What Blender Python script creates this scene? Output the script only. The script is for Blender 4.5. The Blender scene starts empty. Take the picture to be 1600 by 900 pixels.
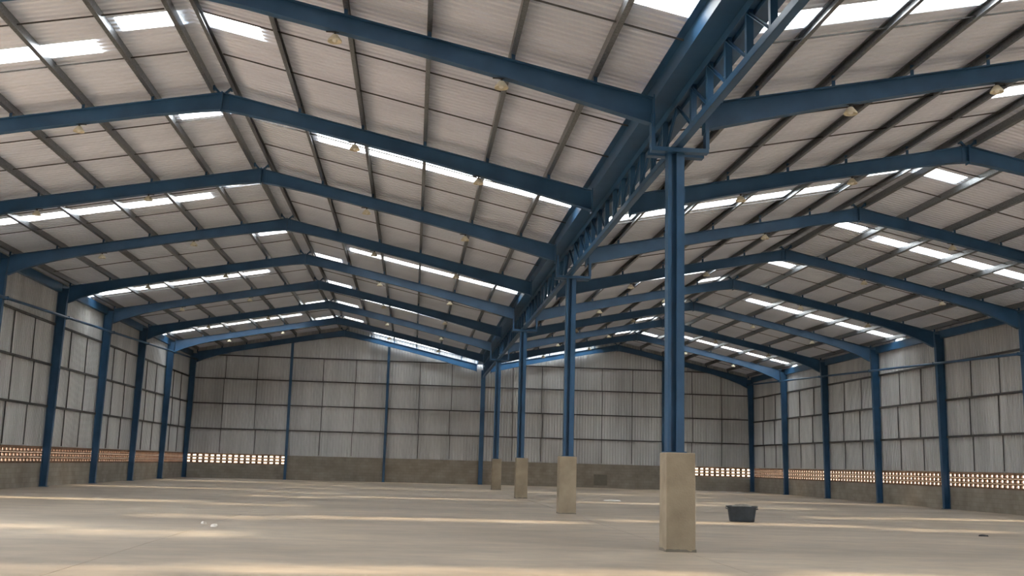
import bpy, math, random
from mathutils import Vector

random.seed(7)
scene = bpy.context.scene
COL = scene.collection

# ------------------------------------------------------------------ camera
cam_data = bpy.data.cameras.new('camera')
cam_data.sensor_width = 36.0
cam_data.lens = 1655.9 * 36.0 / 1600.0
cam_data.clip_end = 500
cam = bpy.data.objects.new('camera', cam_data)
cam.location = (-4.780, -19.038, 1.452)
cam.rotation_euler = (1.7358, -0.0272, -0.0928)
COL.objects.link(cam)
scene.camera = cam

# ------------------------------------------------------------------ sky, sun, exposure
world = bpy.data.worlds.new('hazy_sky')
scene.world = world
world.use_nodes = True
bg = world.node_tree.nodes['Background']
bg.inputs['Color'].default_value = (0.80, 0.90, 1.0, 1)
bg.inputs['Strength'].default_value = 4.0

sun_data = bpy.data.lights.new('sun', 'SUN')
sun_data.energy = 6.0
sun_data.angle = math.radians(9)
sun_data.color = (1.0, 0.83, 0.60)
sun = bpy.data.objects.new('sun', sun_data)
sun.rotation_euler = Vector((0.02, -0.10, -1)).to_track_quat('-Z', 'Y').to_euler()
sun.location = (0, 0, 40)
COL.objects.link(sun)

scene.view_settings.view_transform = 'Standard'
scene.view_settings.look = 'None'
scene.view_settings.gamma = 1.0
scene.view_settings.use_curve_mapping = False
scene.view_settings.exposure = 1.72
scene.cycles.max_bounces = 10
scene.cycles.diffuse_bounces = 6
scene.cycles.transparent_max_bounces = 12

# ------------------------------------------------------------------ dimensions
BAY = 7.0
Y0, Y1 = -28.0, 56.0             # front and back wall
XL, XR = -20.30, 19.51           # column base lines of the side walls
WALL_L, WALL_R, WALL_B = -20.36, 19.60, 56.18
BLOCK_TOP = 0.98
BAND_TOP = 1.64
LIFT = 0.32                      # roof sheet above rafter top
FRAMES = list(range(0, 9))       # frame 0 .. 8 (back wall)
SLOPES = {                       # ridge x, ridge z (rafter top), direction, run, slope
    'LW': (-9.9, 10.45, -1, 10.40, 0.1875),
    'LV': (-9.9, 10.45, 1, 9.40, 0.218),
    'RV': (9.6, 10.15, -1, 9.10, 0.198),
    'RW': (9.6, 10.15, 1, 9.91, 0.217),
}


def rafter_top(sl, d):
    xr, zr, sg, run, s = SLOPES[sl]
    return xr + sg * d, zr - s * d


def roof_z(x):
    """underside of the roof sheets at x"""
    if x <= -9.9:
        sl = 'LW'
    elif x <= 0:
        sl = 'LV'
    elif x <= 9.6:
        sl = 'RV'
    else:
        sl = 'RW'
    xr, zr, sg, run, s = SLOPES[sl]
    return zr + LIFT - s * abs(x - xr)


# ------------------------------------------------------------------ materials
def srgb(r, g, b):
    def f(c):
        c /= 255.0
        return c / 12.92 if c <= 0.04045 else ((c + 0.055) / 1.055) ** 2.4
    return (f(r), f(g), f(b), 1)


def material(name, a, b, rough=0.6, metallic=0.0, scale=3.0, stretch=(1, 1, 1), bump=0.0, bump_scale=40.0,
             contrast=(0.3, 0.7), spec=0.5, detail=6.0):
    m = bpy.data.materials.new(name)
    m.use_nodes = True
    nt = m.node_tree
    bs = nt.nodes['Principled BSDF']
    tc = nt.nodes.new('ShaderNodeTexCoord')
    geo = nt.nodes.new('ShaderNodeNewGeometry')
    mp = nt.nodes.new('ShaderNodeMapping')
    mp.inputs['Scale'].default_value = stretch
    nt.links.new(geo.outputs['Position'], mp.inputs['Vector'])
    n = nt.nodes.new('ShaderNodeTexNoise')
    n.inputs['Scale'].default_value = scale
    n.inputs['Detail'].default_value = detail
    nt.links.new(mp.outputs['Vector'], n.inputs['Vector'])
    r = nt.nodes.new('ShaderNodeValToRGB')
    r.color_ramp.elements[0].position = contrast[0]
    r.color_ramp.elements[1].position = contrast[1]
    r.color_ramp.elements[0].color = a
    r.color_ramp.elements[1].color = b
    nt.links.new(n.outputs['Fac'], r.inputs['Fac'])
    nt.links.new(r.outputs['Color'], bs.inputs['Base Color'])
    bs.inputs['Roughness'].default_value = rough
    bs.inputs['Metallic'].default_value = metallic
    bs.inputs['Specular IOR Level'].default_value = spec
    if bump > 0:
        n2 = nt.nodes.new('ShaderNodeTexNoise')
        n2.inputs['Scale'].default_value = bump_scale
        n2.inputs['Detail'].default_value = 4
        nt.links.new(mp.outputs['Vector'], n2.inputs['Vector'])
        bp = nt.nodes.new('ShaderNodeBump')
        bp.inputs['Strength'].default_value = bump
        bp.inputs['Distance'].default_value = 0.02
        nt.links.new(n2.outputs['Fac'], bp.inputs['Height'])
        nt.links.new(bp.outputs['Normal'], bs.inputs['Normal'])
    m['nodes'] = 1
    return m


M = {}
M['blue'] = material('blue_paint', srgb(34, 74, 108), srgb(49, 91, 127), rough=0.42, scale=1.4)
M['galv'] = material('galvanised_steel', srgb(104, 108, 112), srgb(140, 143, 147), rough=0.36, metallic=0.7, scale=25)
M['rod'] = material('dark_rod_steel', srgb(58, 58, 60), srgb(80, 78, 76), rough=0.6, scale=6)
M['girt'] = material('dark_girt_steel', srgb(62, 62, 62), srgb(84, 82, 80), rough=0.6, scale=4)
M['roof'] = material('zinc_roof_sheet', srgb(218, 223, 233), srgb(232, 236, 245), rough=0.55, metallic=0.1, scale=0.35, stretch=(1, 2.2, 1))
M['clad'] = material('zinc_wall_sheet', srgb(186, 187, 187), srgb(218, 218, 217), rough=0.5, metallic=0.2, scale=0.6, stretch=(2, 2, .3))
M['pedestal'] = material('rough_concrete', srgb(142, 129, 110), srgb(168, 154, 132), rough=0.9, scale=2.2, bump=0.25, bump_scale=30)
M['cement'] = material('dark_cement', srgb(112, 105, 95), srgb(128, 121, 110), rough=0.9, scale=3, bump=0.2)
M['terracotta'] = material('terracotta', srgb(104, 78, 60), srgb(132, 102, 80), rough=0.85, scale=2.5, bump=0.1)
M['ground'] = material('sandy_soil', srgb(138, 114, 92), srgb(164, 140, 116), rough=0.95, scale=0.4)
M['cream'] = material('cream_enamel', srgb(205, 196, 170), srgb(222, 214, 190), rough=0.4, scale=5)
M['dark_metal'] = material('black_metal', srgb(38, 38, 40), srgb(52, 52, 54), rough=0.5, scale=5)
M['tub'] = material('slate_plastic', srgb(38, 48, 56), srgb(52, 62, 70), rough=0.45, scale=8)
M['residue'] = material('dried_mortar', srgb(120, 116, 110), srgb(150, 146, 138), rough=0.95, scale=12, bump=0.3)
M['paper'] = material('white_scrap', srgb(220, 214, 204), srgb(235, 230, 222), rough=0.8, scale=9)
M['glass'] = material('lamp_glass', srgb(225, 220, 205), srgb(240, 236, 225), rough=0.15, scale=3)


def mat_masonry():
    m = material('grey_blockwork', srgb(140, 132, 121), srgb(164, 156, 143), rough=0.92, scale=1.3)
    nt = m.node_tree
    bs = nt.nodes['Principled BSDF']
    geo = nt.nodes.new('ShaderNodeNewGeometry')
    sep = nt.nodes.new('ShaderNodeSeparateXYZ')
    nt.links.new(geo.outputs['Position'], sep.inputs['Vector'])
    add = nt.nodes.new('ShaderNodeMath')
    add.operation = 'ADD'
    nt.links.new(sep.outputs['X'], add.inputs[0])
    nt.links.new(sep.outputs['Y'], add.inputs[1])
    cmb = nt.nodes.new('ShaderNodeCombineXYZ')
    nt.links.new(add.outputs[0], cmb.inputs['X'])
    nt.links.new(sep.outputs['Z'], cmb.inputs['Y'])
    br = nt.nodes.new('ShaderNodeTexBrick')
    br.inputs['Scale'].default_value = 1.0
    br.inputs['Brick Width'].default_value = 0.40
    br.inputs['Row Height'].default_value = 0.196
    br.inputs['Mortar Size'].default_value = 0.012
    br.inputs['Color1'].default_value = (1, 1, 1, 1)
    br.inputs['Color2'].default_value = (.86, .85, .84, 1)
    br.inputs['Mortar'].default_value = (.82, .80, .78, 1)
    nt.links.new(cmb.outputs['Vector'], br.inputs['Vector'])
    mix = nt.nodes.new('ShaderNodeMix')
    mix.data_type = 'RGBA'
    mix.blend_type = 'MULTIPLY'
    mix.inputs['Factor'].default_value = 1.0
    ramp = [n for n in nt.nodes if n.type == 'VALTORGB'][0]
    nt.links.new(ramp.outputs['Color'], mix.inputs['A'])
    nt.links.new(br.outputs['Color'], mix.inputs['B'])
    nt.links.new(mix.outputs['Result'], bs.inputs['Base Color'])
    bp = nt.nodes.new('ShaderNodeBump')
    bp.inputs['Strength'].default_value = 0.5
    bp.inputs['Distance'].default_value = 0.01
    nt.links.new(br.outputs['Color'], bp.inputs['Height'])
    nt.links.new(bp.outputs['Normal'], bs.inputs['Normal'])
    return m


def mat_floor():
    m = material('worn_concrete_floor', srgb(156, 142, 127), srgb(196, 181, 162), rough=0.55, scale=0.22,
                 stretch=(0.45, 1.0, 1), contrast=(0.32, 0.68), detail=8)
    nt = m.node_tree
    bs = nt.nodes['Principled BSDF']
    ramp = [n for n in nt.nodes if n.type == 'VALTORGB'][0]
    geo = nt.nodes.new('ShaderNodeNewGeometry')
    mp = nt.nodes.new('ShaderNodeMapping')
    mp.inputs['Scale'].default_value = (0.8, 1.6, 1)
    nt.links.new(geo.outputs['Position'], mp.inputs['Vector'])
    n = nt.nodes.new('ShaderNodeTexNoise')
    n.inputs['Scale'].default_value = 0.9
    n.inputs['Detail'].default_value = 9
    n.inputs['Roughness'].default_value = 0.7
    nt.links.new(mp.outputs['Vector'], n.inputs['Vector'])
    r2 = nt.nodes.new('ShaderNodeValToRGB')
    r2.color_ramp.elements[0].position = 0.35
    r2.color_ramp.elements[1].position = 0.68
    r2.color_ramp.elements[0].color = (0.72, 0.71, 0.70, 1)
    r2.color_ramp.elements[1].color = (1.1, 1.08, 1.04, 1)
    nt.links.new(n.outputs['Fac'], r2.inputs['Fac'])
    mix = nt.nodes.new('ShaderNodeMix')
    mix.data_type = 'RGBA'
    mix.blend_type = 'MULTIPLY'
    mix.inputs['Factor'].default_value = 1.0
    nt.links.new(ramp.outputs['Color'], mix.inputs['A'])
    nt.links.new(r2.outputs['Color'], mix.inputs['B'])
    nt.links.new(mix.outputs['Result'], bs.inputs['Base Color'])
    r3 = nt.nodes.new('ShaderNodeMapRange')
    r3.inputs['To Min'].default_value = 0.38
    r3.inputs['To Max'].default_value = 0.75
    nt.links.new(n.outputs['Fac'], r3.inputs['Value'])
    nt.links.new(r3.outputs['Result'], bs.inputs['Roughness'])
    bp = nt.nodes.new('ShaderNodeBump')
    bp.inputs['Strength'].default_value = 0.12
    bp.inputs['Distance'].default_value = 0.01
    nt.links.new(n.outputs['Fac'], bp.inputs['Height'])
    nt.links.new(bp.outputs['Normal'], bs.inputs['Normal'])
    return m


def mat_skylight():
    m = bpy.data.materials.new('translucent_fibreglass')
    m.use_nodes = True
    nt = m.node_tree
    for n in list(nt.nodes):
        if n.type != 'OUTPUT_MATERIAL':
            nt.nodes.remove(n)
    out = [n for n in nt.nodes if n.type == 'OUTPUT_MATERIAL'][0]
    tr = nt.nodes.new('ShaderNodeBsdfTransparent')
    tr.inputs['Color'].default_value = (0.92, 0.93, 0.92, 1)
    tl = nt.nodes.new('ShaderNodeBsdfTranslucent')
    nz = nt.nodes.new('ShaderNodeTexNoise')
    nz.inputs['Scale'].default_value = 2.0
    cr = nt.nodes.new('ShaderNodeValToRGB')
    cr.color_ramp.elements[0].color = (0.86, 0.87, 0.86, 1)
    cr.color_ramp.elements[1].color = (0.95, 0.95, 0.94, 1)
    nt.links.new(nz.outputs['Fac'], cr.inputs['Fac'])
    nt.links.new(cr.outputs['Color'], tl.inputs['Color'])
    mix = nt.nodes.new('ShaderNodeMixShader')
    mix.inputs['Fac'].default_value = 0.66
    nt.links.new(tr.outputs[0], mix.inputs[1])
    nt.links.new(tl.outputs[0], mix.inputs[2])
    nt.links.new(mix.outputs[0], out.inputs['Surface'])
    return m


M['masonry'] = mat_masonry()
M['floor'] = mat_floor()
M['skylight'] = mat_skylight()


# ------------------------------------------------------------------ mesh helpers
class MB:
    def __init__(self):
        self.v, self.f = [], []

    def quadgrid(self, rows):
        """rows of equal length -> quads"""
        b = len(self.v)
        n = len(rows[0])
        for r in rows:
            self.v += [tuple(p) for p in r]
        for i in range(len(rows) - 1):
            for j in range(n - 1):
                a = b + i * n + j
                self.f.append((a, a + 1, a + n + 1, a + n))

    def loft(self, sections, cap=True):
        """closed polygon sections -> tube"""
        b = len(self.v)
        n = len(sections[0])
        for s in sections:
            self.v += [tuple(p) for p in s]
        for i in range(len(sections) - 1):
            for j in range(n):
                a = b + i * n + j
                c = b + i * n + (j + 1) % n
                self.f.append((a, c, c + n, a + n))
        if cap:
            self.f.append(tuple(b + j for j in reversed(range(n))))
            self.f.append(tuple(b + (len(sections) - 1) * n + j for j in range(n)))

    def box(self, x0, x1, y0, y1, z0, z1):
        self.loft([[(x0, y0, z0), (x1, y0, z0), (x1, y1, z0), (x0, y1, z0)],
                   [(x0, y0, z1), (x1, y0, z1), (x1, y1, z1), (x0, y1, z1)]])

    def bar(self, p, q, w, h, up=(0, 0, 1)):
        """rectangular bar from p to q"""
        p, q = Vector(p), Vector(q)
        d = (q - p).normalized()
        u = Vector(up)
        s = d.cross(u)
        if s.length < 1e-4:
            s = d.cross(Vector((0, 1, 0)))
        s.normalize()
        t = s.cross(d).normalized()
        def sec(c):
            return [c + s * w / 2 + t * h / 2, c - s * w / 2 + t * h / 2, c - s * w / 2 - t * h / 2, c + s * w / 2 - t * h / 2]
        self.loft([sec(p), sec(q)])

    def tube(self, p, q, r, n=10):
        p, q = Vector(p), Vector(q)
        d = (q - p).normalized()
        s = d.orthogonal().normalized()
        t = d.cross(s)
        def sec(c):
            return [c + (s * math.cos(a) + t * math.sin(a)) * r for a in [2 * math.pi * k / n for k in range(n)]]
        self.loft([sec(p), sec(q)])

    def lathe(self, prof, n=16, c=(0, 0, 0), sx=1.0, sy=1.0):
        secs = []
        for r, z in prof:
            secs.append([(c[0] + sx * r * math.cos(2 * math.pi * k / n), c[1] + sy * r * math.sin(2 * math.pi * k / n), c[2] + z)
                         for k in range(n)])
        self.loft(secs)

    def mesh(self, name):
        me = bpy.data.meshes.new(name)
        me.from_pydata(self.v, [], self.f)
        me.update()
        return me

    def build(self, name, mat, parent=None, loc=(0, 0, 0)):
        return link(name, self.mesh(name), mat, parent, loc)


def link(name, me, mat, parent=None, loc=(0, 0, 0)):
    if mat is not None and not me.materials:
        me.materials.append(M[mat])
    o = bpy.data.objects.new(name, me)
    COL.objects.link(o)
    o.parent = parent
    o.location = loc
    return o


def empty(name, loc=(0, 0, 0)):
    o = bpy.data.objects.new(name, None)
    o.empty_display_size = 0.3
    COL.objects.link(o)
    o.location = loc
    return o


def tag(o, label=None, cat=None, group=None, kind=None):
    if label:
        o['label'] = label
    if cat:
        o['category'] = cat
    if group:
        o['group'] = group
    if kind:
        o['kind'] = kind
    return o


def copy_tree(o, parent=None):
    c = o.copy()
    COL.objects.link(c)
    c.parent = parent
    for ch in o.children:
        copy_tree(ch, c)
    return c


ORD = {1: 'first', 2: 'second', 3: 'third', 4: 'fourth', 5: 'fifth', 6: 'sixth', 7: 'seventh', 8: 'eighth', 9: 'ninth', 10: 'tenth'}

# ------------------------------------------------------------------ floor and ground
g = MB()
def bank(x, y):
    d = max(-24.5 - x, x - 24.0, y - 61.0, -90 - y, 0.0)
    return -0.30 + 4.2 * (1 - math.cos(math.pi * min(d / 9.0, 1.0))) / 2 + (.12 * math.sin(x * .7) * math.sin(y * .5) if d > 0 else 0)


gx = [-140, -80, -50, -40] + [-36 + 1.5 * k for k in range(0, 49)] + [40, 50, 80, 140]
gy = [-140, -110, -100, -95, -90, -60] + [-40 + 4 * k for k in range(0, 25)] + [58 + 1.5 * k for k in range(0, 12)] + [80, 100, 140, 180]
g.quadgrid([[(x, y, bank(x, y)) for x in gx] for y in gy])
tag(g.build('ground', 'ground'), 'sandy soil bank outside the hall seen through the vent bricks', None, None, 'structure')
g = MB()
g.box(WALL_L - .2, WALL_R + .2, Y0 - .4, WALL_B + .2, -0.28, -0.06)
floor = tag(g.build('floor', 'floor'), 'dusty worn concrete floor of the hall', None, None, 'structure')
joints = [WALL_L - .2, -9.1, 0.12, 9.6, WALL_R + .2]
for xa, xb in zip(joints, joints[1:]):
    g = MB()
    g.box(xa + .005, xb - .005, Y0 - .4, WALL_B + .2, -0.06, 0.0)
    g.build('floor_slab', 'floor', floor)

# ------------------------------------------------------------------ corrugated sheets
PITCH, RIB = 0.20, 0.055
PROF = [(0.0, 0.0), (0.09, 0.0), (0.108, 1.0), (0.18, 1.0)]


def rib_stations(a, b):
    """positions and heights of a trapezoid profile between a and b"""
    pts = []
    k = math.floor(a / PITCH) - 1
    while k * PITCH < b + PITCH:
        for u, h in PROF:
            pts.append((k * PITCH + u, h))
        k += 1
    def val(t):
        for (u0, h0), (u1, h1) in zip(pts, pts[1:]):
            if u0 <= t <= u1:
                return h0 + (h1 - h0) * (t - u0) / (u1 - u0)
        return 0
    res = [(a, val(a))] + [(u, h) for u, h in pts if a + 1e-4 < u < b - 1e-4] + [(b, val(b))]
    return res


def roof_patch(mb, sl, d0, d1, ya, yb):
    xr, zr, sg, run, s = SLOPES[sl]
    rows = []
    for d in (d0, d1):
        rows.append([(xr + sg * d, y, zr + LIFT - s * d + RIB * h) for y, h in rib_stations(ya, yb)])
    mb.quadgrid(rows)


ceiling = empty('ceiling', (0, 0, 0))
tag(ceiling, 'twin gabled roof of ribbed zinc sheets with white skylight strips', None, None, 'structure')
EAVE = {'LW': 10.75, 'LV': 9.55, 'RV': 9.25, 'RW': 10.25}
LOW0 = {'LW': 2.18, 'LV': 2.12, 'RV': 1.85, 'RW': 2.18}
SHEET = 0.72
LOW_START = {('LV', -1): -3.7, ('RV', -1): -3.4, ('LW', 0): 3.7, ('RW', 0): 3.6, ('LV', 1): 9.5, ('RV', 1): 11.0, ('LW', 2): 17.1, ('RW', 2): 17.25,
             ('LV', 3): 25.4, ('RV', 3): 25.5, ('LW', 4): 31.9, ('RW', 4): 32.2, ('LV', 5): 39.4, ('RV', 5): 39.5, ('LW', 6): 47.2, ('RW', 6): 47.2,
             ('LV', 7): 55.2, ('RV', 7): 55.2}
RIDGE_START = {('LW', 0): 2.7, ('LV', 0): 2.65, ('RV', 0): 2.9, ('RW', 0): 3.5, ('LW', 1): 8.75, ('LV', 1): 8.5, ('RV', 1): 9.8, ('RW', 1): 9.8,
               ('LW', 2): 16.0, ('LV', 2): 15.9, ('RV', 2): 16.2, ('RW', 2): 16.7, ('LW', 3): 23.9, ('LV', 3): 23.6, ('RV', 3): 23.6, ('RW', 3): 24.0,
               ('LW', 4): 30.0, ('LV', 4): 28.9, ('RV', 4): 28.9, ('RW', 4): 30.0, ('LW', 5): 37.6, ('LV', 5): 36.3, ('RV', 5): 36.3, ('RW', 5): 37.4,
               ('LW', 6): 43.5, ('LV', 6): 43.5, ('RV', 6): 42.9, ('RW', 6): 44.5, ('LW', 7): 50.3, ('LV', 7): 50.3, ('RV', 7): 49.7, ('RW', 7): 49.7}
for sl in SLOPES:
    for b in range(-4, 8):
        ya, yb = b * BAY, (b + 1) * BAY
        if b == 7:
            yb += 0.35
        mb = MB()
        has_low = (b % 2 == 1) if sl in ('LV', 'RV') else (b % 2 == 0)
        s0 = LOW_START.get((sl, b), ya + 3.2)
        r0 = RIDGE_START.get((sl, b), ya + 2.7)
        if has_low:
            roof_patch(mb, sl, LOW0[sl], EAVE[sl], ya, s0)
            roof_patch(mb, sl, LOW0[sl], EAVE[sl], s0 + SHEET, yb)
        else:
            roof_patch(mb, sl, LOW0[sl], EAVE[sl], ya, yb)
        roof_patch(mb, sl, 0.0, LOW0[sl], ya, r0)
        roof_patch(mb, sl, 0.0, LOW0[sl], r0 + SHEET, yb)
        roof_patch(mb, sl, 0.0, 0.14, r0, r0 + SHEET)
        roof_patch(mb, sl, 1.52, LOW0[sl], r0, r0 + SHEET)
        mb.build('roof_panel', 'roof', ceiling)
        if has_low:
            mb = MB()
            roof_patch(mb, sl, LOW0[sl], EAVE[sl], s0, s0 + SHEET)
            o = mb.build('skylight_sheet', 'skylight', ceiling)
            o['label'] = 'white translucent skylight strip down the roof slope'
        mb = MB()
        roof_patch(mb, sl, 0.14, 1.52, r0, r0 + SHEET)
        o = mb.build('ridge_skylight', 'skylight', ceiling)
        o['label'] = 'short white translucent skylight sheet beside the ridge'
for xr, zr in ((-9.9, 10.45), (9.6, 10.15)):
    mb = MB()
    z = zr + LIFT + RIB + .01
    mb.loft([[(xr - .3, y, z - .055), (xr, y, z + .005), (xr + .3, y, z - .055), (xr + .3, y, z - .045), (xr, y, z + .02), (xr - .3, y, z - .045)]
             for y in (Y0, Y1 + .35)])
    mb.build('ridge_cap', 'roof', ceiling)

# purlins: C sections between rafter top and sheets
PURLINS = {'LW': [0.24, 1.65, 3.30, 5.00, 6.65, 8.30, 9.95], 'LV': [0.24, 1.88, 3.48, 5.06, 6.66, 8.24],
           'RV': [0.24, 1.62, 3.30, 4.88, 6.48, 8.00], 'RW': [0.24, 1.64, 3.25, 4.85, 6.45, 8.05, 9.55]}


def purlin_mesh(length, sg, s):
    # C section open towards the eave, depth along z, vertices start at rafter plane
    t, w, h, lip = 0.012, 0.095, 0.185, 0.022
    pts = [(0, 0), (w, 0), (w, lip), (w - t, lip), (w - t, t), (t, t), (t, h - t), (w - t, h - t), (w - t, h - lip), (w, h - lip), (w, h), (0, h)]
    secs = []
    for y in (0, length):
        secs.append([(sg * px, y, pz - s * px) for px, pz in pts])
    mb = MB()
    mb.loft(secs)
    return mb.mesh('purlin')


for sl, ds in PURLINS.items():
    xr, zr, sg, run, s = SLOPES[sl]
    me_bay = purlin_mesh(BAY, sg, s)
    me_long = purlin_mesh(21.0, sg, s)
    for d in ds:
        x, z = rafter_top(sl, d)
        link('purlin', me_long, 'galv', ceiling, (x, Y0, z + LIFT - 0.187))
        for b in range(-1, 8):
            link('purlin', me_bay, 'galv', ceiling, (x, b * BAY, z + LIFT - 0.187))
    # sag rods down the slope, two in each bay
    for b in range(-1, 8):
        for q in (1, 2):
            y = b * BAY + BAY * q / 3
            xa, za = rafter_top(sl, 0.40)
            xb, zb = rafter_top(sl, ds[-1] if sl in ('LW', 'RW') else SLOPES[sl][3])
            mb = MB()
            mb.bar((xa, y, za + LIFT - .10), (xb, y, zb + LIFT - .10), 0.026, 0.026)
            mb.build('sag_rod', 'rod', ceiling)

# ------------------------------------------------------------------ walls
def clad_side(mb, x, out, ya, yb, z0):
    """vertical ribs, wall in plane x; ribs point outwards"""
    zt = roof_z(x) + 0.03
    st = rib_stations(ya, yb)
    mb.quadgrid([[(x + out * RIB * h, y, z0) for y, h in st], [(x + out * RIB * h, y, zt) for y, h in st]])


def vent_mesh(w, h, depth, axis):
    """hollow clay vent brick: frame with one opening, opening looks along axis"""
    fw, fh = 0.078, 0.056
    mb = MB()
    o = [(-w / 2, 0), (w / 2, 0), (w / 2, h), (-w / 2, h)]
    i = [(-w / 2 + fw, fh), (w / 2 - fw, fh), (w / 2 - fw, h - fh), (-w / 2 + fw, h - fh)]
    def P(p, t):
        return (t, p[0], p[1]) if axis == 'x' else (p[0], t, p[1])
    b = 0
    for t in (0, depth):
        mb.v += [P(p, t) for p in o] + [P(p, t) for p in i]
    for k in range(4):
        n = (k + 1) % 4
        mb.f += [(k, n, 4 + n, 4 + k), (8 + k, 8 + n, 12 + n, 12 + k), (k, n, 8 + n, 8 + k), (4 + k, 4 + n, 12 + n, 12 + k)]
    return mb.mesh('vent_brick')


BRICK_W, BRICK_H = 0.389, (BAND_TOP - BLOCK_TOP) / 3.0 - 0.012
vent_x = vent_mesh(BRICK_W - .004, BRICK_H - .004, 0.075, 'x')
vent_y = vent_mesh(BRICK_W - .004, BRICK_H - .004, 0.14, 'y')
ADDED_SIDE_GATES, ADDED_SIDE_GATE_H = {'L': (-7.0, 7.0), 'R': (-7.0, 0.0)}, 5.0
GIRTS_SIDE = {'L': [3.36, 5.13, 6.88], 'R': [3.24, 4.92, 6.62]}


def side_wall(side):
    left = side == 'L'
    x = WALL_L if left else WALL_R
    out = -1 if left else 1
    name = 'wall_left' if left else 'wall_right'
    root = empty(name, (x, 0, 0))
    tag(root, 'long side wall of zinc sheets over block and vent bricks, ' + ('far from the tub' if left else 'nearer the tub'),
        None, None, 'structure')
    def P(mb, nm, mt):
        return mb.build(nm, mt, root, (-x, 0, 0))
    xs = sorted((x, x + out * 0.16))
    # unseen gateways beside the viewer, added to let in side light and brighten roof
    gate0, gate1 = ADDED_SIDE_GATES[side]
    runs = [(Y0, gate0), (gate1, Y1 + .3)]
    mb, mc = MB(), MB()
    for ra, rb_ in runs:
        mb.box(xs[0], xs[1], ra, rb_, -0.28, BLOCK_TOP)
        mc.box(xs[0] - .01, xs[1] + .01, ra, rb_, BLOCK_TOP, BLOCK_TOP + 0.018)
        mc.box(xs[0] - .01, xs[1] + .01, ra, rb_, BAND_TOP - 0.018, BAND_TOP + 0.03)
    P(mb, 'block_wall', 'masonry')
    P(mc, 'brick_course', 'terracotta')
    # vent bricks, near part of the band that is out of sight stays solid
    n = 96
    y_start = Y1 + 0.05 - n * BRICK_W
    mb = MB()
    for ra, rb_ in runs:
        if ra < y_start:
            mb.box(xs[0], xs[1], ra, min(rb_, y_start), BLOCK_TOP + .018, BAND_TOP - .018)
    P(mb, 'block_infill', 'masonry')
    for r in range(3):
        for k in range(n):
            link('vent_brick', vent_x, 'terracotta', root,
                 ((-.005 if not left else -.07), y_start + (k + .5) * BRICK_W, BLOCK_TOP + .018 + r * (BRICK_H) + .002))
    # cladding, one panel for each bay
    for b in range(-4, 8):
        mb = MB()
        clad_side(mb, x + out * 0.05, out, b * BAY, (b + 1) * BAY + (.3 if b == 7 else 0),
                  ADDED_SIDE_GATE_H if gate0 <= b * BAY < gate1 else BAND_TOP + .02)
        P(mb, 'cladding_panel', 'clad')
    # girts and sag rods
    for b in range(0, 8):
        gate = gate0 <= b * BAY < gate1
        lv = [z for z in GIRTS_SIDE[side] if not gate or z > ADDED_SIDE_GATE_H]
        for z in lv:
            mb = MB()
            gx = sorted((x + out * .045, x - out * .03))
            mb.box(gx[0], gx[1], b * BAY + .02, (b + 1) * BAY - .02, z - .045, z + .045)
            P(mb, 'girt', 'girt')
        zs = [ADDED_SIDE_GATE_H if gate else BAND_TOP + .03] + lv
        for q in (1, 2):
            for j in range(len(zs) - 1):
                y = b * BAY + BAY * q / 3 + random.uniform(-.05, .05) + (.22 if j % 2 else 0)
                mb = MB()
                mb.box(*sorted((x + out * .03, x - out * .01)), y - .015, y + .015, zs[j] + .04, zs[j + 1] - .045)
                P(mb, 'sag_rod', 'rod')
        # eave beam along the wall head
        mb = MB()
        ze = SLOPES['LW' if left else 'RW'][1] - SLOPES['LW' if left else 'RW'][4] * abs(x - (-9.9 if left else 9.6))
        ex = sorted((x + out * .02, x - out * .16))
        mb.box(ex[0], ex[1], b * BAY + .02, (b + 1) * BAY - .02, ze - .20, ze + .16)
        P(mb, 'eave_beam', 'blue')
    return root


side_wall('L')
side_wall('R')

# back wall
wb = empty('wall_back', (0, WALL_B, 0))
tag(wb, 'gabled back wall of zinc sheets above a grey block base', None, None, 'structure')


def PB(mb, nm, mt):
    return mb.build(nm, mt, wb, (0, -WALL_B, 0))


POSTS = [-20.25, -13.45, -6.72, 0.0, 6.42, 13.0, 19.48]
VENT_SPANS = [(-20.25, -13.45), (13.0, 19.48)]
mb = MB()
mb.box(WALL_L, WALL_R, WALL_B, WALL_B + .16, -.28, BLOCK_TOP)
mb.box(POSTS[1], POSTS[5], WALL_B, WALL_B + .045, BLOCK_TOP, BAND_TOP)
mb.box(POSTS[1], POSTS[5], WALL_B + .10, WALL_B + .16, BLOCK_TOP, BAND_TOP)
PB(mb, 'block_wall', 'masonry')
for a, b in VENT_SPANS:
    mb = MB()
    mb.box(a, b, WALL_B - .01, WALL_B + .17, BLOCK_TOP, BLOCK_TOP + .018)
    mb.box(a, b, WALL_B - .01, WALL_B + .17, BAND_TOP - .018, BAND_TOP + .03)
    PB(mb, 'brick_course', 'terracotta')
    n = 17
    w = (b - a) / n
    for r in range(3):
        for k in range(n):
            o = link('vent_brick', vent_y, 'terracotta', wb, (a + (k + .5) * w, 0.01, BLOCK_TOP + .018 + r * BRICK_H + .002))
            o.scale = (w / BRICK_W, 1, 1)
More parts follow.
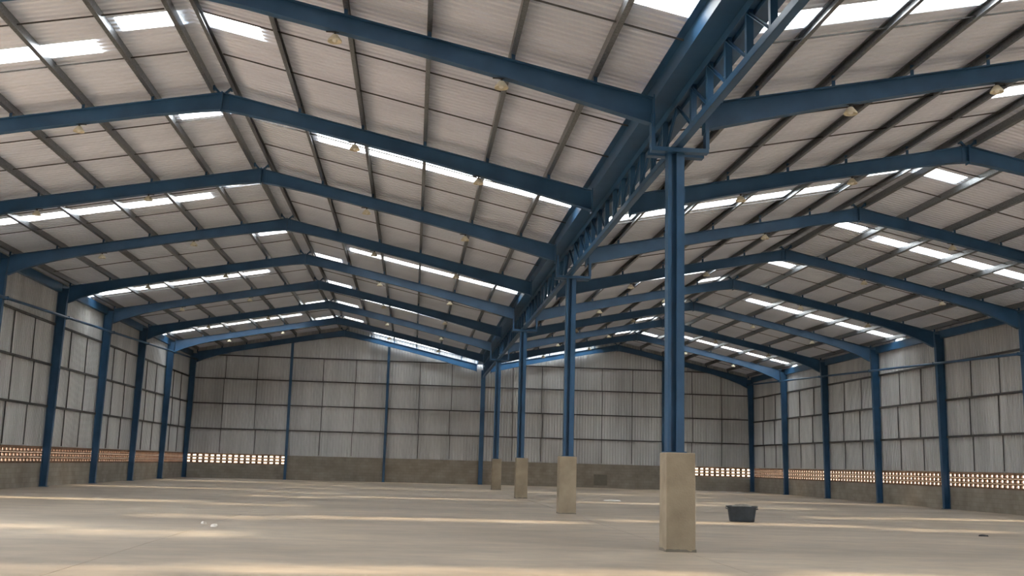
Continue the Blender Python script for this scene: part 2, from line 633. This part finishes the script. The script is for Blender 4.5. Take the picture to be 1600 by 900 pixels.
for (a, b) in zip(POSTS, POSTS[1:]):
    a2, b2 = (WALL_L - .1 if a == POSTS[0] else a), (WALL_R + .1 if b == POSTS[-1] else b)
    mb = MB()
    st = rib_stations(a2, b2)
    extra = [(-9.9, 0.0), (9.6, 0.0)]
    st = sorted(st + [e for e in extra if a2 < e[0] < b2])
    yc = WALL_B + .05
    zc = BAND_TOP + .01 if (a, b) in VENT_SPANS else BAND_TOP - .10
    mb.quadgrid([[(x, yc + RIB * h, zc) for x, h in st], [(x, yc + RIB * h, roof_z(x) + .03) for x, h in st]])
    PB(mb, 'cladding_panel', 'clad')
    levels = [3.35, 5.08, 6.80, 8.42]
    for z in levels:
        xa, xb = a + .06, b - .06
        # trim to the roof line
        if z > 8.3:
            def ok(x):
                return roof_z(x) - .3 > z
            while xa < xb and not ok(xa):
                xa += .1
            while xb > xa and not ok(xb):
                xb -= .1
            if xb - xa < .5:
                continue
        mb = MB()
        mb.box(xa, xb, WALL_B - .03, WALL_B + .045, z - .04, z + .04)
        PB(mb, 'girt', 'girt')
    for q in (1, 2):
        x = a + (b - a) * q / 3
        zs = [BAND_TOP + .03] + levels
        for j in range(4):
            if zs[j + 1] > roof_z(x) - .35:
                continue
            xx = x + random.uniform(-.06, .06)
            mb = MB()
            mb.box(xx - .02, xx + .02, WALL_B - .01, WALL_B + .03, zs[j] + .04, zs[j + 1] - .04)
            PB(mb, 'sag_rod', 'rod')
mb = MB()
mb.box(8.05, 9.0, WALL_B - .012, WALL_B + .02, 0.16, 0.92)
PB(mb, 'cement_patch', 'cement')['label'] = 'darker cement patch in the block base'

# front wall behind the viewer, with two unseen gateways added to let light in
wf = empty('wall_front', (0, Y0, 0))
tag(wf, 'front gable wall with two unseen gateways added to let light in', None, None, 'structure')
ADDED_FRONT_GATES = [(-12.0, -8.0), (7.5, 11.5)]
ADDED_FRONT_GATE_H = 4.0
cuts = [WALL_L - .1] + [v for gt in ADDED_FRONT_GATES for v in gt] + [WALL_R + .1]
for k in range(len(cuts) - 1):
    a, b = cuts[k], cuts[k + 1]
    st = rib_stations(a, b)
    st = sorted(st + [e for e in [(-9.9, 0.0), (9.6, 0.0)] if a < e[0] < b])
    z0 = ADDED_FRONT_GATE_H if k in (1, 3) else -.28
    mb = MB()
    mb.quadgrid([[(x, Y0 - RIB * h, z0) for x, h in st], [(x, Y0 - RIB * h, roof_z(x) + .03) for x, h in st]])
    mb.build('cladding_panel', 'clad', wf, (0, -Y0, 0))

# ------------------------------------------------------------------ side columns
def i_section_vertical(cx0, cx1, y, bf, z, tf=.018, tw=.014):
    """I polygon at height z: depth from cx0 to cx1 along x, flange width bf along y"""
    s = 1 if cx1 > cx0 else -1
    h = bf / 2
    return [(cx0, y - h, z), (cx0 + s * tf, y - h, z), (cx0 + s * tf, y - tw / 2, z), (cx1 - s * tf, y - tw / 2, z), (cx1 - s * tf, y - h, z), (cx1, y - h, z),
            (cx1, y + h, z), (cx1 - s * tf, y + h, z), (cx1 - s * tf, y + tw / 2, z), (cx0 + s * tf, y + tw / 2, z), (cx0 + s * tf, y + h, z), (cx0, y + h, z)]


for side in ('L', 'R'):
    left = side == 'L'
    x = WALL_L if left else WALL_R
    inn = 1 if left else -1
    sl = 'LW' if left else 'RW'
    zt = rafter_top(sl, abs(x - SLOPES[sl][0]))[1]
    for k in range(-1, 9):
        y = k * BAY
        root = empty('wall_column', (x, y, 0))
        n = 9 - k
        if n == 1:
            lab = 'blue steel corner column where the back wall meets the wall ' + ('farthest from the tub' if left else 'nearer the tub')
        else:
            lab = 'blue steel wall column, %s from the back corner, on the wall %s' % (ORD[n], 'farthest from the tub' if left else 'nearer the tub')
        tag(root, lab, 'column', 'blue columns along the side walls')
        mb = MB()
        yy = -.02 if k == 8 else 0
        o0 = inn * .005
        mb.loft([i_section_vertical(o0, o0 + inn * .27, yy, .20, 0.0), i_section_vertical(o0, o0 + inn * .40, yy, .20, zt - .62)])
        mb.build('shaft', 'blue', root)
        mb = MB()
        mb.box(*sorted((o0, o0 + inn * .33)), yy - .13, yy + .13, 0, .025)
        mb.build('base_plate', 'blue', root)
        mb = MB()
        mb.loft([i_section_vertical(o0, o0 + inn * .40, yy, .20, zt - .62), i_section_vertical(o0, o0 + inn * .46, yy, .20, zt - .02)])
        mb.build('head', 'blue', root)

# back wall posts
for i, x in enumerate(POSTS[1:-1]):
    z_top = roof_z(x) - LIFT - .30
    root = empty('gable_post', (x, Y1 + .04, 0))
    nm = {0: 'nearest the corner farthest from the tub', 1: 'second from the corner farthest from the tub', 2: 'under the valley between the two gables',
          3: 'second from the corner nearer the tub', 4: 'nearest the corner nearer the tub'}[i]
    tag(root, 'blue post on the back wall, ' + nm, 'post', 'posts of the back wall')
    mb = MB()
    w = .30 if i == 2 else .17
    d = .18
    mb.loft([[(-w / 2, -d / 2, z), (w / 2, -d / 2, z), (w / 2, -d / 2 + .018, z), (.01, -d / 2 + .018, z), (.01, d / 2 - .018, z), (w / 2, d / 2 - .018, z), (w / 2, d / 2, z),
              (-w / 2, d / 2, z), (-w / 2, d / 2 - .018, z), (-.01, d / 2 - .018, z), (-.01, -d / 2 + .018, z), (-w / 2, -d / 2 + .018, z)] for z in (0, z_top)])
    mb.build('shaft', 'blue', root)
    mb = MB()
    mb.box(-w / 2 - .04, w / 2 + .04, -d / 2, d / 2, 0, .02)
    mb.build('base_plate', 'blue', root)

# ------------------------------------------------------------------ rafters
def rafter_mesh(sl):
    xr, zr, sg, run, s = SLOPES[sl]
    wall = sl in ('LW', 'RW')
    if wall:
        ds = [(0.0, .45), (0.5, .41), (1.6, .37), (4.5, .36), (run - 2.9, .38), (run - 1.8, .46), (run - .9, .60), (run - .38, .74)]
    else:
        ds = [(0.0, .45), (0.5, .41), (1.6, .37), (4.5, .36), (run - 2.6, .40), (run - 1.2, .46), (run - .0, .52)]
    bf, tf, tw = .20, .018, .014
    secs = []
    for d, h in ds:
        x = xr + sg * d
        zt = zr - s * d
        zb = zt - h
        q = bf / 2
        secs.append([(x, -q, zt), (x, -q, zt - tf), (x, -tw / 2, zt - tf), (x, -tw / 2, zb + tf), (x, -q, zb + tf), (x, -q, zb),
                     (x, q, zb), (x, q, zb + tf), (x, tw / 2, zb + tf), (x, tw / 2, zt - tf), (x, q, zt - tf), (x, q, zt)])
    mb = MB()
    mb.loft(secs)
    return mb.mesh('beam'), ds


RAFT = {sl: rafter_mesh(sl) for sl in SLOPES}
cl = MB()
cl.box(-.035, .035, -.006, .006, 0, .24)
cl.box(-.04, .04, -.05, .05, 0, .012)
cleat_me = cl.mesh('cleat')
cleat_me.materials.append(M['blue'])
for nave in ('L', 'R'):
    a, b = ('LW', 'LV') if nave == 'L' else ('RW', 'RV')
    xr, zr = SLOPES[a][0], SLOPES[a][1]
    ap = MB()
    ap.box(-.012, .012, -.11, .11, -.50, .02)
    ap.box(-.16, .16, -.02, .02, -.44, -.02)
    ap_me = ap.mesh('apex_plate')
    st = []
    for sg in (-1, 1):
        m_ = MB()
        m_.bar((sg * .05, 0, -.03), (sg * .235, 0, LIFT - .16), .07, .05)
        m_.box(*sorted((sg * .19, sg * .24)), -.05, .05, LIFT - .26, LIFT - .14)
        st.append(m_.mesh('ridge_strut'))
    ep = MB()
    ep.box(-.012, .012, -.13, .13, -.58, .05)
    ep_me = ep.mesh('end_plate')
    for k in range(-1, 9):
        y = k * BAY if k < 8 else Y1 - .16
        root = empty('gable_rafter', (xr, y, zr))
        n = 9 - k
        hall = 'the hall without the tub' if nave == 'L' else 'the hall with the tub'
        lab = 'blue steel gable rafter across %s, %s' % (hall, 'against the back wall' if n == 1 else '%s from the back wall' % ORD[n])
        tag(root, lab, 'rafter', 'blue roof rafters')
        for sl in (a, b):
            link('beam', RAFT[sl][0], 'blue', root, (-xr, 0, -zr))
            for d in PURLINS[sl]:
                if d < .4:
                    continue
                x, z = rafter_top(sl, d)
                link('cleat', cleat_me, None, root, (x - xr + SLOPES[sl][2] * .05, 0, z - zr - .015))
        link('apex_plate', ap_me, 'blue', root)
        for me in st:
            link('ridge_strut', me, 'blue', root)
        xe, ze = rafter_top(b, SLOPES[b][3])
        link('end_plate', ep_me, 'blue', root, (xe - xr, 0, ze - zr))

# ------------------------------------------------------------------ valley gutter and girders
TOPC, BOTC = 8.32, 7.45
mb = MB()
prof = [(-.47, 8.70), (-.47, 8.38), (.47, 8.38), (.47, 8.70), (.60, 8.70), (.60, 8.712), (.458, 8.712), (.458, 8.392), (-.458, 8.392), (-.458, 8.712), (-.60, 8.712), (-.60, 8.70)]
mb.loft([[(x, y, z) for x, z in prof] for y in (Y0, Y1 + .1)])
gut = empty('valley_gutter', (0, Y1, 8.38))
tag(gut, 'long blue box gutter in the valley between the two roofs', 'gutter')
mb.build('trough', 'blue', gut, (0, -Y1, -8.38))
PANEL = 14.0 / 13.0
vm = MB()
vm.box(-.054, .054, -.045, -.035, BOTC + .03, TOPC)
vm.box(-.054, -.044, -.045, .045, BOTC + .03, TOPC)
vm.box(.044, .054, -.045, .045, BOTC + .03, TOPC)
vert_me = vm.mesh('vertical')
dia = {}
for s in (-1, 1):
    m_ = MB()
    m_.bar((-.01, 0, TOPC - .05), (-.01, s * PANEL, BOTC + .10), .014, .06)
    m_.bar((-.03, 0, TOPC - .05), (-.03, s * PANEL, BOTC + .10), .05, .012)
    dia[s] = m_.mesh('diagonal')
tc = MB()
tc.box(-.09, .09, 0, 14, TOPC, TOPC + .055)
tc.box(-.09, -.078, 0, 14, TOPC - .09, TOPC)
tc.box(.078, .09, 0, 14, TOPC - .09, TOPC)
tc_me = tc.mesh('top_chord')
bc = MB()
bc.box(-.068, .068, 0, 14, BOTC, BOTC + .014)
bc.box(-.068, -.056, 0, 14, BOTC, BOTC + .13)
bc.box(.056, .068, 0, 14, BOTC, BOTC + .13)
bc_me = bc.mesh('bottom_chord')
for sidx, y0 in enumerate((-14, 0, 14, 28, 42)):
    root = empty('valley_girder', (0, y0, 0))
    n = 5 - sidx
    tag(root, 'blue lattice girder under the roof valley, %s span from the back wall' % ORD[n], 'girder', 'lattice girders along the roof valley')
    link('top_chord', tc_me, 'blue', root)
    link('bottom_chord', bc_me, 'blue', root)
    for j in range(1, 13):
        link('vertical', vert_me, 'blue', root, (0, j * PANEL, 0))
    for j in range(0, 13):
        if j < 6:
            link('diagonal', dia[1], 'blue', root, (0, j * PANEL, 0))
        elif j > 6:
            link('diagonal', dia[-1], 'blue', root, (0, (j + 1) * PANEL, 0))

# ------------------------------------------------------------------ central columns on pedestals
PED_H = 1.745
random.seed(3)
for k in (0, 2, 4, 6):
    y = k * BAY
    n = (8 - k) // 2
    where = {1: 'closest to the back wall', 2: 'second from the back wall', 3: 'third from the back wall', 4: 'farthest from the back wall'}[n]
    root = empty('concrete_pedestal', (0.03, y + .16, 0))
    tag(root, 'tall square concrete pedestal under a blue column, %s' % where, 'pedestal', 'concrete pedestals in the middle row')
    mb = MB()
    w = .265
    c = .012
    def ring(z, w_):
        return [(-w_ + c, -w_, z), (w_ - c, -w_, z), (w_, -w_ + c, z), (w_, w_ - c, z), (w_ - c, w_, z), (-w_ + c, w_, z), (-w_, w_ - c, z), (-w_, -w_ + c, z)]
    mb.loft([ring(0, w + .004), ring(.05, w + .002), ring(PED_H - .02, w), ring(PED_H, w - .012)])
    mb.build('shaft', 'pedestal', root)
    mb = MB()
    # broken skirt of grout at the foot
    pts = []
    for q in range(28):
        t = q / 28 * 4
        e, f = int(t), t - int(t)
        cx, cy = [(-1 + 2 * f, -1), (1, -1 + 2 * f), (1 - 2 * f, 1), (-1, 1 - 2 * f)][e]
        rr = w + .005 + random.uniform(.0, .012)
        pts.append((cx * rr, cy * rr))
    mb.loft([[(px, py, 0) for px, py in pts], [(px * .985, py * .985, .02 + random.uniform(0, .035)) for px, py in pts]])
    mb.build('foot_grout', 'cement', root)

    col = empty('central_column', (0.05 if k == 2 else -0.035, y + .14, PED_H))
    tag(col, 'blue built-up steel column standing on the concrete pedestal %s' % where, 'column', 'blue columns of the middle row')
    H = BOTC - .03 - PED_H
    t = .014
    for xo, xi in ((-.155, -.09), (.155, .005)):
        sg = 1 if xo > 0 else -1
        mb = MB()
        # channel with its web outwards
        prof = [(xo, -.13), (xo, .13), (xi, .13), (xi, .13 - t), (xo - sg * t, .13 - t), (xo - sg * t, -.13 + t), (xi, -.13 + t), (xi, -.13)]
        mb.loft([[(px, py, z) for px, py in prof] for z in (0.02, H)])
        mb.build('channel', 'blue', col)
    mb = MB()
    mb.box(-.141, .141, -.012, .012, .02, H)
    mb.build('web_plate', 'blue', col)
    mb = MB()
    mb.box(.004, .016, -.142, -.131, .02, H)
    mb.build('edge_lip', 'blue', col)
    mb = MB()
    mb.box(-.19, .19, -.17, .17, 0, .02)
    mb.build('base_plate', 'blue', col)
    ch = MB()
    ch.box(-.50, .60, -.24, -.06, H - .06, H + .02)
    ch.box(-.50, .60, -.24 + .34, -.06 + .34, H - .06, H + .02)
    cho = ch.build('crosshead', 'blue', col)
    for xp in (-.47, .575):
        mb = MB()
        mb.box(xp - .035, xp + .035, -.24, -.05, H + .02, H + .66)
        mb.build('prop', 'blue', cho)

# ------------------------------------------------------------------ pipes along the side walls
for side in ('L', 'R'):
    left = side == 'L'
    x = WALL_L + .50 if left else WALL_R - .50
    def zp(y):
        return (7.00 + .030 * (y - 21.8)) if left else (6.33 + .0355 * (y - 20.7))
    root = empty('service_pipe', (x, Y1, zp(Y1)))
    tag(root, 'blue steel pipe running along the columns of the wall ' + ('farthest from the tub' if left else 'nearer the tub'), 'pipe', 'pipes along the side walls')
    mb = MB()
    mb.tube((0, -.1, 0), (0, -Y1 - 7, zp(-7) - zp(Y1)), .055, 12)
    mb.build('tube', 'blue', root)
    for k in range(0, 8):
        mb = MB()
        y = k * BAY - Y1
        z = zp(k * BAY) - zp(Y1)
        o = -1 if left else 1
        mb.box(*sorted((o * .02, o * .14)), y - .03, y + .03, z - .075, z - .05)
        mb.box(-.07, .07, y - .025, y + .025, z - .068, z + .068)
        mb.build('clamp', 'blue', root)

# ------------------------------------------------------------------ lamps under the rafters
LX = {'LW': [3.4, 6.7], 'LV': [3.35, 6.5], 'RV': [3.2, 6.2], 'RW': [3.2, 6.4]}
sh = MB()
sh.lathe([(.035, -.06), (.05, -.065), (.13, -.17), (.135, -.20), (.125, -.20), (.118, -.172), (.03, -.075)], 14)
sh_me = sh.mesh('shade')
bk = MB()
bk.box(-.17, .17, -.02, .02, -.016, 0)
bk.box(-.02, .02, -.02, .02, -.065, -.016)
bk_me = bk.mesh('bracket')
bu = MB()
bu.lathe([(.02, -.08), (.028, -.11), (.048, -.15), (.05, -.175), (.035, -.20), (.008, -.212)], 12)
bu_me = bu.mesh('bulb')
for k in range(0, 8):
    for sl, ds in LX.items():
        for j, d in enumerate(ds):
            x, zt = rafter_top(sl, d)
            dd = RAFT[sl][1]
            h = .37
            for (d0, h0), (d1, h1) in zip(dd, dd[1:]):
                if d0 <= d <= d1:
                    h = h0 + (h1 - h0) * (d - d0) / (d1 - d0)
            y = (k * BAY if k < 8 else Y1 - .16)
            root = empty('pendant_lamp', (x, y, zt - h))
            n = 9 - k
            near = {('W', 0): 'wall slope by ridge', ('W', 1): 'wall slope by eave', ('V', 0): 'valley slope by ridge', ('V', 1): 'valley slope by gutter'}[(sl[1], j)]
            tag(root, 'cream lamp, %s, %s rafter from back wall, hall %s tub' % (near, ORD[n], 'without' if sl[0] == 'L' else 'with'),
                'lamp', 'lamps under the rafters')
            link('bracket', bk_me, 'dark_metal', root)
            link('shade', sh_me, 'cream', root)
            link('bulb', bu_me, 'glass', root)

# ------------------------------------------------------------------ mortar tub
def superring(rx, ry, z, n=40, e=3.2):
    pts = []
    for k in range(n):
        a = 2 * math.pi * k / n
        ca, sa = math.cos(a), math.sin(a)
        pts.append((rx * math.copysign(abs(ca) ** (2 / e), ca), ry * math.copysign(abs(sa) ** (2 / e), sa), z))
    return pts


tub = empty('mortar_tub', (4.80, 11.6, 0))
tag(tub, 'dark slate plastic tub standing alone on the concrete floor', 'tub')
tub.rotation_euler.z = math.radians(-6)
mb = MB()
mb.loft([superring(.335, .245, 0), superring(.35, .26, .015), superring(.405, .305, .40), superring(.405, .305, .43), superring(.39, .29, .43),
         superring(.385, .285, .40), superring(.345, .25, .03)])
mb.build('body', 'tub', tub)
mb = MB()
mb.loft([superring(.40, .30, .405), superring(.445, .342, .405), superring(.45, .347, .43), superring(.44, .337, .445), superring(.40, .30, .445), superring(.395, .295, .425)])
mb.build('rim', 'tub', tub)
for s in (-1, 1):
    mb = MB()
    pts = [(s * .40, -.09, .36), (s * .455, -.06, .375), (s * .455, .06, .375), (s * .40, .09, .36)]
    for p, q in zip(pts, pts[1:]):
        mb.tube(p, q, .014, 8)
    mb.build('handle', 'tub', tub)
mb = MB()
mb.loft([superring(.38, .28, .36), superring(.30, .22, .43), superring(.17, .13, .485), superring(.04, .03, .50)])
mb.build('contents', 'residue', tub)['label'] = 'pale heap inside the tub'

# ------------------------------------------------------------------ small scraps on the floor
def scrap(name, x, y, r, h, mt, label, seed):
    rnd = random.Random(seed)
    n = 9
    a = [(r * rnd.uniform(.6, 1.2) * math.cos(2 * math.pi * k / n), .7 * r * rnd.uniform(.6, 1.2) * math.sin(2 * math.pi * k / n)) for k in range(n)]
    mb = MB()
    mb.loft([[(px, py, 0) for px, py in a], [(px * .9, py * .9, h * rnd.uniform(.5, 1)) for px, py in a], [(px * .4, py * .4, h * rnd.uniform(.9, 1.2)) for px, py in a]])
    o = mb.build(name, mt, None, (x, y, 0))
    tag(o, label, 'scrap', 'scraps on the floor')


scrap('paper_scrap', -8.83, 4.09, .08, .06, 'paper', 'larger white paper scrap on the bare floor of the tubless hall', 1)
scrap('paper_scrap', -9.25, 5.10, .06, .045, 'paper', 'smaller white paper scrap on the bare floor of the tubless hall', 2)
scrap('paper_scrap', 3.98, 27.3, .40, .05, 'paper', 'flat white scrap on the floor beyond the tub, between pedestals and side wall', 3)
scrap('wood_offcut', 9.52, 6.91, .12, .04, 'dark_metal', 'small dark scrap on the bare floor between tub and side wall', 4)
bpy.context.view_layer.update()
